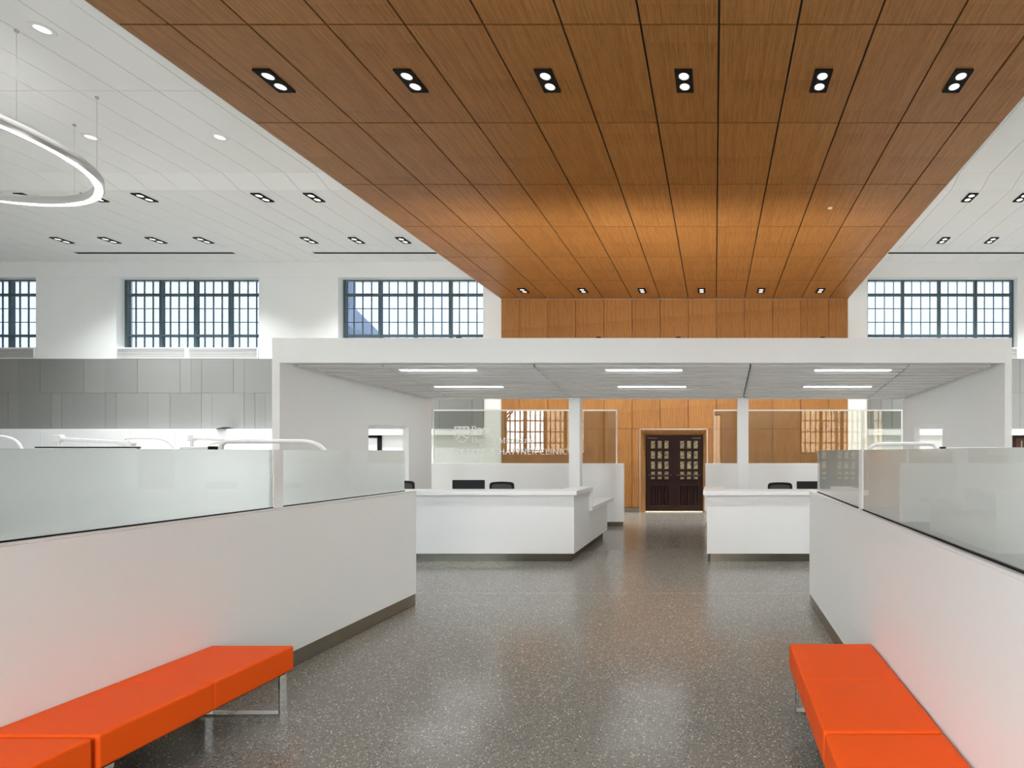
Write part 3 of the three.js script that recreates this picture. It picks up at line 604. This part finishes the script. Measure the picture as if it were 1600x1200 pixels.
function officeChair(x, d, top, label, turn = 0) {
  const t = thing('office_chair', label, 'office chair', [x, 0, -d], turn, 'black mesh office chairs');
  const bw = 0.23, bh = 0.52, y1 = top, y0 = top - bh, outline = (s, w, a, b) => { s.moveTo(-w + 0.05, a); s.lineTo(w - 0.05, a); s.quadraticCurveTo(w, a, w, a + 0.05); s.lineTo(w - 0.015, b - 0.05); s.quadraticCurveTo(w - 0.02, b - 0.012, w - 0.07, b - 0.006); s.quadraticCurveTo(0, b + 0.012, -w + 0.07, b - 0.006); s.quadraticCurveTo(-w + 0.02, b - 0.012, -w + 0.015, b - 0.05); s.lineTo(-w, a + 0.05); s.quadraticCurveTo(-w, a, -w + 0.05, a); return s; };
  const s = outline(new THREE.Shape(), bw, y0, y1); s.holes.push(outline(new THREE.Path(), bw - 0.03, y0 + 0.03, y1 - 0.03));
  const fr = new THREE.ExtrudeGeometry(s, { depth: 0.025, bevelEnabled: true, bevelSize: 0.004, bevelThickness: 0.004, bevelSegments: 2 }); fr.translate(0, 0, -0.24);
  mesh('back_frame', fr, M.blackPlastic, t);
  const bg = new THREE.ExtrudeGeometry(outline(new THREE.Shape(), bw - 0.028, y0 + 0.028, y1 - 0.028), { depth: 0.008, bevelEnabled: false }); bg.translate(0, 0, -0.232);
  mesh('mesh_back', bg, M.meshFabric, t);
  mesh('seat', rbox(-0.245, 0.245, 0.43, 0.51, -0.27, 0.2, 0.03, 3), M.meshFabric, t);
  mesh('back_bracket', rbox(-0.04, 0.04, 0.4, y0 + 0.12, 0.235, 0.265, 0.01), M.blackPlastic, t);
  mesh('seat_plate', box(-0.1, 0.1, 0.4, 0.43, -0.1, 0.25), M.blackPlastic, t);
  mesh('gas_column', new THREE.CylinderGeometry(0.025, 0.03, 0.32, 16).translate(0, 0.24, 0), M.steel, t);
  for (const sx of [-1, 1]) mesh('armrest', new THREE.TubeGeometry(arcPath([[sx * 0.2, 0.42, 0.02], [sx * 0.29, 0.44, 0.02], [sx * 0.29, 0.68, 0.02], [sx * 0.29, 0.68, 0.16]], [0.05, 0.03]), 24, 0.016, 8), M.blackPlastic, t);
  for (let k = 0; k < 5; k++) {
    const a = k * Math.PI * 2 / 5 + 0.3, g = new THREE.BoxGeometry(0.3, 0.03, 0.045); g.translate(0.15, 0.095, 0); g.rotateY(a);
    const leg = mesh('base_leg', g, M.blackPlastic, t);
    const w = new THREE.CylinderGeometry(0.03, 0.03, 0.045, 14); w.rotateX(Math.PI / 2); w.translate(Math.cos(a) * 0.28, 0.03, -Math.sin(a) * 0.28);
    const st = new THREE.CylinderGeometry(0.008, 0.008, 0.05, 8); st.translate(Math.cos(a) * 0.28, 0.07, -Math.sin(a) * 0.28);
    mesh('caster', merge([w, st]), M.blackPlastic, leg);
  }
}
officeChair(px(785, 9.5), 9.25, py(753.5, 9.4), 'black mesh office chair beside the monitor at the desk with the low counter');
officeChair(px(633, 9.5), 9.25, py(752, 9.4), 'black mesh office chair by the splayed wall, peeking past the frosted glass', 0.25);
officeChair(px(1218.5, 9.5), 9.25, py(754.5, 9.4), 'black mesh office chair at the desk flush with the doors');

// ---------------------------------------------------------------- low partitions with frosted glass along the aisle
const PX0 = -3.22, PX1 = 1.02, PEND = 5.66, PH = 1.222, GT = 1.665, PNEAR = -1.0;
for (const [face, out, where] of [[PX0, -1, 'ring pendant'], [PX1, 1, 'plain-ceiling wing']]) {
  const s = out, X = (o) => face + s * o;                       // o: distance behind the aisle face
  const t = structure('wall_low', out < 0 ? 'low white partition wall along the aisle on the ring pendant side' : 'low white partition wall along the aisle on the side without the pendant', 'partition');
  mesh('body', rbox(X(0), X(0.14), 0.125, PH, PNEAR, PEND, 0.004), M.paint, t);
  mesh('base_plate', rbox(X(0.006), X(0.134), 0, 0.125, PNEAR, PEND - 0.006, 0.002), M.base, t);
  mesh('top_trim', rbox(X(-0.004), X(0.144), PH, PH + 0.014, PNEAR, PEND + 0.004, 0.003), M.solidSurface, t);
  const sections = out < 0 ? [[3.95, 5.5], [1.6, 3.86], [-0.9, 1.51]] : [[3.82, 5.38], [1.5, 3.73], [-0.9, 1.41]];
  const spots = ['at the far end by the desk', 'next to the post, over the bench', 'past the bench end towards the entrance'];
  sections.forEach(([a, b], i) => {
    const g = thing('frosted_screen', `frosted glass panel on the ${out < 0 ? 'pendant-side' : 'other'} low partition, ${spots[i]}`, 'glass screen', [0, 0, 0], 0, 'frosted glass panels on the low partitions');
    mesh('glass_sheet', rbox(X(0.032), X(0.044), PH + 0.02, GT, a, b, 0.002, 1), M.frosted, g);
    mesh('channel', merge([box(X(0.026), X(0.0318), PH + 0.0142, PH + 0.0215, a, b), box(X(0.0442), X(0.05), PH + 0.0142, PH + 0.0215, a, b), box(X(0.0318), X(0.0442), PH + 0.0142, PH + 0.0196, a, b)]), M.black, g);
  });
  for (let i = 0; i < 2; i++) {
    const a = sections[i][0] - 0.088, b = sections[i][0] - 0.002;
    userData(mesh('glass_post', rbox(X(0.026), X(0.07), PH + 0.0142, GT, a, b, 0.003), M.paint), `white flat post between frosted panels ${i ? 'beyond the bench' : 'by the last short panel'}, ${out < 0 ? 'pendant-side' : 'other'} partition`, 'post');
  }
}
// ---------------------------------------------------------------- orange benches
function bench(x0, x1, dFar, front, label) {
  const L = 1.076, t = thing('bench', label, 'bench', [0, 0, 0], 0, 'orange benches along the partitions');
  for (let k = 0; k < 2; k++) {
    const a = dFar - L + k * L / 2 + (k ? -0.004 : 0.003), b = dFar - L + (k + 1) * L / 2 + (k ? -0.003 : 0.004);
    const g = new RoundedBoxGeometry(x1 - x0, 0.155, b - a, 4, 0.014); g.translate((x0 + x1) / 2, 0.414 - 0.0775, -(a + b) / 2);
    mesh('seat_cushion', metreUV(g), M.orange, t);
  }
  mesh('under_frame', box(x0 + 0.03, x1 - 0.03, 0.247, 0.2595, dFar - L + 0.03, dFar - 0.03), M.black, t);
  const xf = front > 0 ? x1 - 0.028 : x0 + 0.028, xb = front > 0 ? x0 + 0.028 : x1 - 0.028;
  for (const d of [dFar - 0.085, dFar - L + 0.035]) {
    const sled = new THREE.Group(); sled.name = 'sled_leg'; t.add(sled);
    for (const x of [xf, xb]) mesh('upright', rbox(x - 0.006, x + 0.006, 0.0, 0.248, d, d + 0.05, 0.0015), M.chrome, sled);
    mesh('floor_bar', rbox(Math.min(xf, xb) + 0.006, Math.max(xf, xb) - 0.006, 0.0, 0.012, d, d + 0.05, 0.0015), M.chrome, sled);
  }
}
bench(PX0 + 0.005, -2.69, 3.36, 1, 'orange leather bench on chrome sled legs along the pendant-side partition, end by the desks');
bench(PX0 + 0.005, -2.69, 3.36 - 1.084, 1, 'orange leather bench continuing the first along the pendant-side partition, towards the entrance');
bench(0.48, PX1 - 0.012, 3.39, -1, 'orange leather bench on chrome sled legs along the other partition, end by the desks');
bench(0.48, PX1 - 0.012, 3.39 - 1.084, -1, 'orange leather bench continuing the first along the other partition, towards the entrance');

// ---------------------------------------------------------------- dental bays behind the frosted glass
function cabinet(x0, x1, d0, d1, h, label) {
  const t = thing('base_cabinet', label, 'cabinet', [0, 0, 0], 0, 'white base cabinets behind the frosted glass');
  const ax = Math.min(x0, x1), bx = Math.max(x0, x1), doorX = Math.abs(x1) > Math.abs(x0) ? x1 : x0, s = Math.sign(x1 - x0);
  mesh('body', rbox(ax, bx, 0.1, h, d0, d1, 0.004), M.desk, t);
  mesh('plinth', box(ax + 0.03, bx - 0.03, 0, 0.1, d0 + 0.02, d1 - 0.02), M.base, t);
  mesh('worktop', rbox(ax - 0.01, bx + 0.02, h, h + 0.03, d0, d1, 0.004), M.solidSurface, t);
  for (let k = 0; k < 2; k++) {
    const a = d0 + (d1 - d0) * k / 2 + 0.006, b = d0 + (d1 - d0) * (k + 1) / 2 - 0.006, door = mesh('door', rbox(x1, x1 + s * 0.018, 0.12, h - 0.02, a, b, 0.003), M.desk, t);
    mesh('handle', rbox(x1 + s * 0.018, x1 + s * 0.04, h - 0.16, h - 0.05, (k ? a + 0.03 : b - 0.042), (k ? a + 0.042 : b - 0.03), 0.004), M.steel, door);
  }
}
['beside the near bench', 'by the glass post', 'by the reception desk'].forEach((w, k) => {
  cabinet(PX0 - 0.2, PX0 - 0.8, 1.5 + k * 1.35, 2.83 + k * 1.35, 1.12, `white base cabinet behind the pendant-side frosted glass, ${w}`);
  cabinet(PX1 + 0.2, PX1 + 0.8, 1.5 + k * 1.35, 2.83 + k * 1.35, 1.12, `white base cabinet behind the other frosted glass, ${w}`);
});
// arched white tube stands of the dental units
function tubeArm(label, pts, radii, r, d) {
  const t = thing('tube_stand', label, 'equipment stand', [0, 0, 0], 0, 'white tube stands of the dental units');
  mesh('tube', new THREE.TubeGeometry(arcPath(pts, radii), 80, r, 14), M.tube, t);
  const p = pts[0], q = pts[pts.length - 1];
  for (const e of [p, q]) mesh('floor_flange', new THREE.CylinderGeometry(r * 2, r * 2, 0.02, 20).translate(e[0], 0.01, e[2]), M.tube, t);
  mesh('collar', new THREE.CylinderGeometry(r * 1.25, r * 1.25, 0.02, 20).translate(p[0], 1.66, p[2]), M.black, t);
}
tubeArm('thick white bent tube stand just behind the pendant-side frosted glass', [[px(345, 5.3), 0, -5.3], [px(345, 5.3), py(689.5, 5.3), -5.3], [px(513, 5.6), py(689.5, 5.6), -5.6], [px(516, 5.6), 0, -5.6]], [0.06, 0.25], 0.023);
tubeArm('white bent tube stand behind the other frosted glass', [[px(1463, 5.2), 0, -5.2], [px(1463, 5.2), py(693.5, 5.2), -5.2], [px(1353, 5.6), py(694, 5.6), -5.6], [px(1350, 5.6), 0, -5.6]], [0.06, 0.16], 0.02);
tubeArm('slim white bent tube stand beside the articulated arm', [[px(193, 9.2), 0, -9.2], [px(193, 9.2), py(684.5, 9.2), -9.2], [px(272, 9.4), py(685, 9.4), -9.4], [px(274, 9.4), 0, -9.4]], [0.06, 0.3], 0.017);
tubeArm('slim white bent tube stand in the bay past the articulated arm', [[px(-60, 8.6), 0, -8.6], [px(-60, 8.6), py(681.5, 8.6), -8.6], [px(34, 8.8), py(682, 8.8), -8.8], [px(36, 8.8), 0, -8.8]], [0.06, 0.3], 0.02);
function lampArm(x0, x1, y, d, label, long) {
  const t = thing('articulated_arm', label, 'equipment arm', [x0, 0, -d], 0, 'white articulated arms of the dental units'), L = x1 - x0, h = py(y, d);
  mesh('post', new THREE.CylinderGeometry(0.025, 0.025, h - 0.02, 16).translate(0, (h - 0.02) / 2, 0), M.tube, t);
  mesh('foot', new THREE.CylinderGeometry(0.18, 0.2, 0.03, 24).translate(0, 0.015, 0), M.tube, t);
  mesh('bracket', rbox(-0.06, 0.06, h - 0.06, h + 0.06, -0.04, 0.04, 0.012), M.tube, t);
  const bar = rbox(0, L, -0.028, 0.028, -0.03, 0.03, 0.012); bar.rotateZ(-0.055); bar.translate(0.03, h - 0.01, 0);
  mesh('spring_arm', bar, M.tube, t);
  mesh('pivot', new THREE.CylinderGeometry(0.05, 0.05, 0.08, 18).rotateX(Math.PI / 2).translate(L + 0.02, h - 0.055 * L - 0.02, 0), M.tube, t);
  const low = new THREE.TubeGeometry(arcPath([[L, h - 0.055 * L - 0.05, 0], [L - 0.15, h - 0.055 * L - 0.06, 0.02], [L - 0.3, h - 0.055 * L - 0.12, 0.04]], [0.04]), 16, 0.018, 8);
  mesh('lower_arm', low, M.tube, t);
  mesh('lamp_head', rbox(L - 0.42, L - 0.22, h - 0.055 * L - 0.22, h - 0.055 * L - 0.12, -0.11, 0.09, 0.03), M.tube, t);
}
lampArm(px(92, 9), px(203, 9), 685, 9, 'white articulated lamp arm on a post in front of the grey panels');
lampArm(px(300, 10.2), px(350, 10.2), 684, 10.2, 'short white articulated lamp arm behind the thick bent tube');
{
  const t = thing('cubicle_screen', 'white cubicle screen with a thin black top cap beyond the frosted glass', 'screen', [0, 0, 0]);
  const d = 8.2, x0 = px(55, d), x1 = px(214, d), y = py(700, d);
  mesh('panel', rbox(x0, x1, 0.06, y, d, d + 0.05, 0.004), M.desk, t);
  mesh('cap', rbox(x0 - 0.005, x1 + 0.005, y, y + 0.02, d - 0.005, d + 0.055, 0.003), M.black, t);
  for (const x of [x0 + 0.15, x1 - 0.15]) mesh('foot', rbox(x - 0.03, x + 0.03, 0, 0.06, d - 0.15, d + 0.2, 0.004), M.steel, t);
}
for (const [x0, x1, d, y, label] of [[289, 333, 6.0, 700, 'white flat tray arm end beside the thick bent tube'], [1473, 1596, 5.4, 701.2, 'long white flat tray arm beside the bent tube on the other side']]) {
  const t = thing('tray_arm', label, 'equipment arm', [0, 0, 0], 0, 'white tray arms'), a = px(x0, d), b = px(x1, d), h = py(y, d), left = x0 < 1000;
  const tip = left ? b : a, post = left ? a - 0.02 : b + 0.02;
  mesh('arm', rbox(a, b, h - 0.02, h + 0.014, -0.05, 0.05, 0.008).translate(0, 0, -d), M.tube, t);
  mesh('end_cap', rbox(tip - 0.012, tip + 0.012, h - 0.026, h + 0.02, -0.054, 0.054, 0.004).translate(0, 0, -d), M.black, t);
  mesh('post', new THREE.CylinderGeometry(0.03, 0.03, h, 16).translate(post, h / 2, -d), M.tube, t);
  mesh('foot', new THREE.CylinderGeometry(0.16, 0.18, 0.03, 24).translate(post, 0.015, -d), M.tube, t);
}
// white panelling and cupboards at the foot of the end wall
{
  const d = BACK - 0.35, top = 2.265, x0 = px(305, d), x1 = -11.0;
  const t = thing('tall_cupboard', 'tall white cupboard run with narrow upright boards below the grey panels', 'cupboard');
  mesh('body', box(x0, x1, 0, top, d + 0.02, BACK - 0.002), M.desk, t);
  for (let x = x0, k = 0; x < x1 - 0.02; x += 0.28, k++) mesh('board', rbox(x + 0.002, Math.min(x + 0.28, x1) - 0.002, 0.02, top - 0.003, d, d + 0.02, 0.003), M.solidSurface, t);
  const u = thing('tall_cupboard', 'tall plain white cupboard run beyond the dental bays', 'cupboard');
  mesh('body', rbox(XL + 0.01, x0 - 0.004, 0, 2.25, d + 0.02, BACK - 0.002, 0.004), M.desk, u);
  for (let x = XL + 0.02; x < x0 - 0.5; x += 1.2) mesh('door', rbox(x, Math.min(x + 1.19, x0 - 0.01), 0.06, 2.24, d, d + 0.02, 0.003), M.desk, u);
  const b = thing('black_dome', 'small low black dome on top of the white cupboards', 'dome', [px(352, d + 0.1), top, -(d + 0.12)]);
  mesh('shell', new THREE.LatheGeometry([[0, 0.055], [0.06, 0.05], [0.11, 0.03], [0.19, 0.006], [0.19, 0], [0, 0]].map((p) => new THREE.Vector2(...p)), 28), M.black, b);
}
// ---------------------------------------------------------------- outside: ground, neighbours and bare trees
userData(mesh('ground', box(-90, 90, -0.6, -0.21, -90, 90), M.pavement), 'pale paved ground outside the hall', 'ground', undefined, 'structure');
{
  const t = thing('neighbour_building', 'blue-grey building with a sloping roof beyond the window above the canopy', 'building');
  const d = 30, x0 = -21.4, x1 = px(556, d);
  mesh('tower', box(x0, x1, -0.2, 14, d - 4, d), M.slate, t);
  const s = new THREE.Shape([[x1, -0.2], [px(606, d), -0.2], [px(606, d), py(532, d)], [x1, py(483, d)]].map((p) => new THREE.Vector2(...p)));
  mesh('gable', new THREE.ExtrudeGeometry(s, { depth: 3, bevelEnabled: false }).translate(0, 0, -d), M.slate, t);
}
{
  const t = thing('brick_building', 'pale brick building across the street from the entrance windows', 'building');
  mesh('facade', box(-21, 40, -0.2, 10, -52, -42), M.brick, t);
  mesh('cornice', box(-21.2, 40.2, 10, 10.5, -52.2, -41.8), M.threshold, t);
}
for (const [x, d, h] of [[-16.5, -16, 9], [-11.2, -20, 10], [9.5, -18, 9]]) {
  const t = thing('bare_tree', 'bare street tree outside the entrance windows', 'tree', [x, -0.21, -d], 0, 'bare street trees');
  mesh('trunk', curveTube([[0, 0, 0], [0.1, h * 0.3, 0.05], [0.0, h * 0.6, 0], [0.15, h, 0.1]], 0.15, 20, 8), M.bark, t);
  for (let k = 0; k < 9; k++) { const y = h * rr(0.25, 0.85), a = rr(0, 6.28), l = rr(1.5, 3); mesh('branch', curveTube([[0.05, y, 0], [Math.cos(a) * l * 0.5, y + l * 0.5, Math.sin(a) * l * 0.5], [Math.cos(a) * l * 0.8, y + l * 1.1, Math.sin(a) * l * 0.8]], 0.055, 10, 6), M.bark, t); }
}
renderer.render(scene, camera);
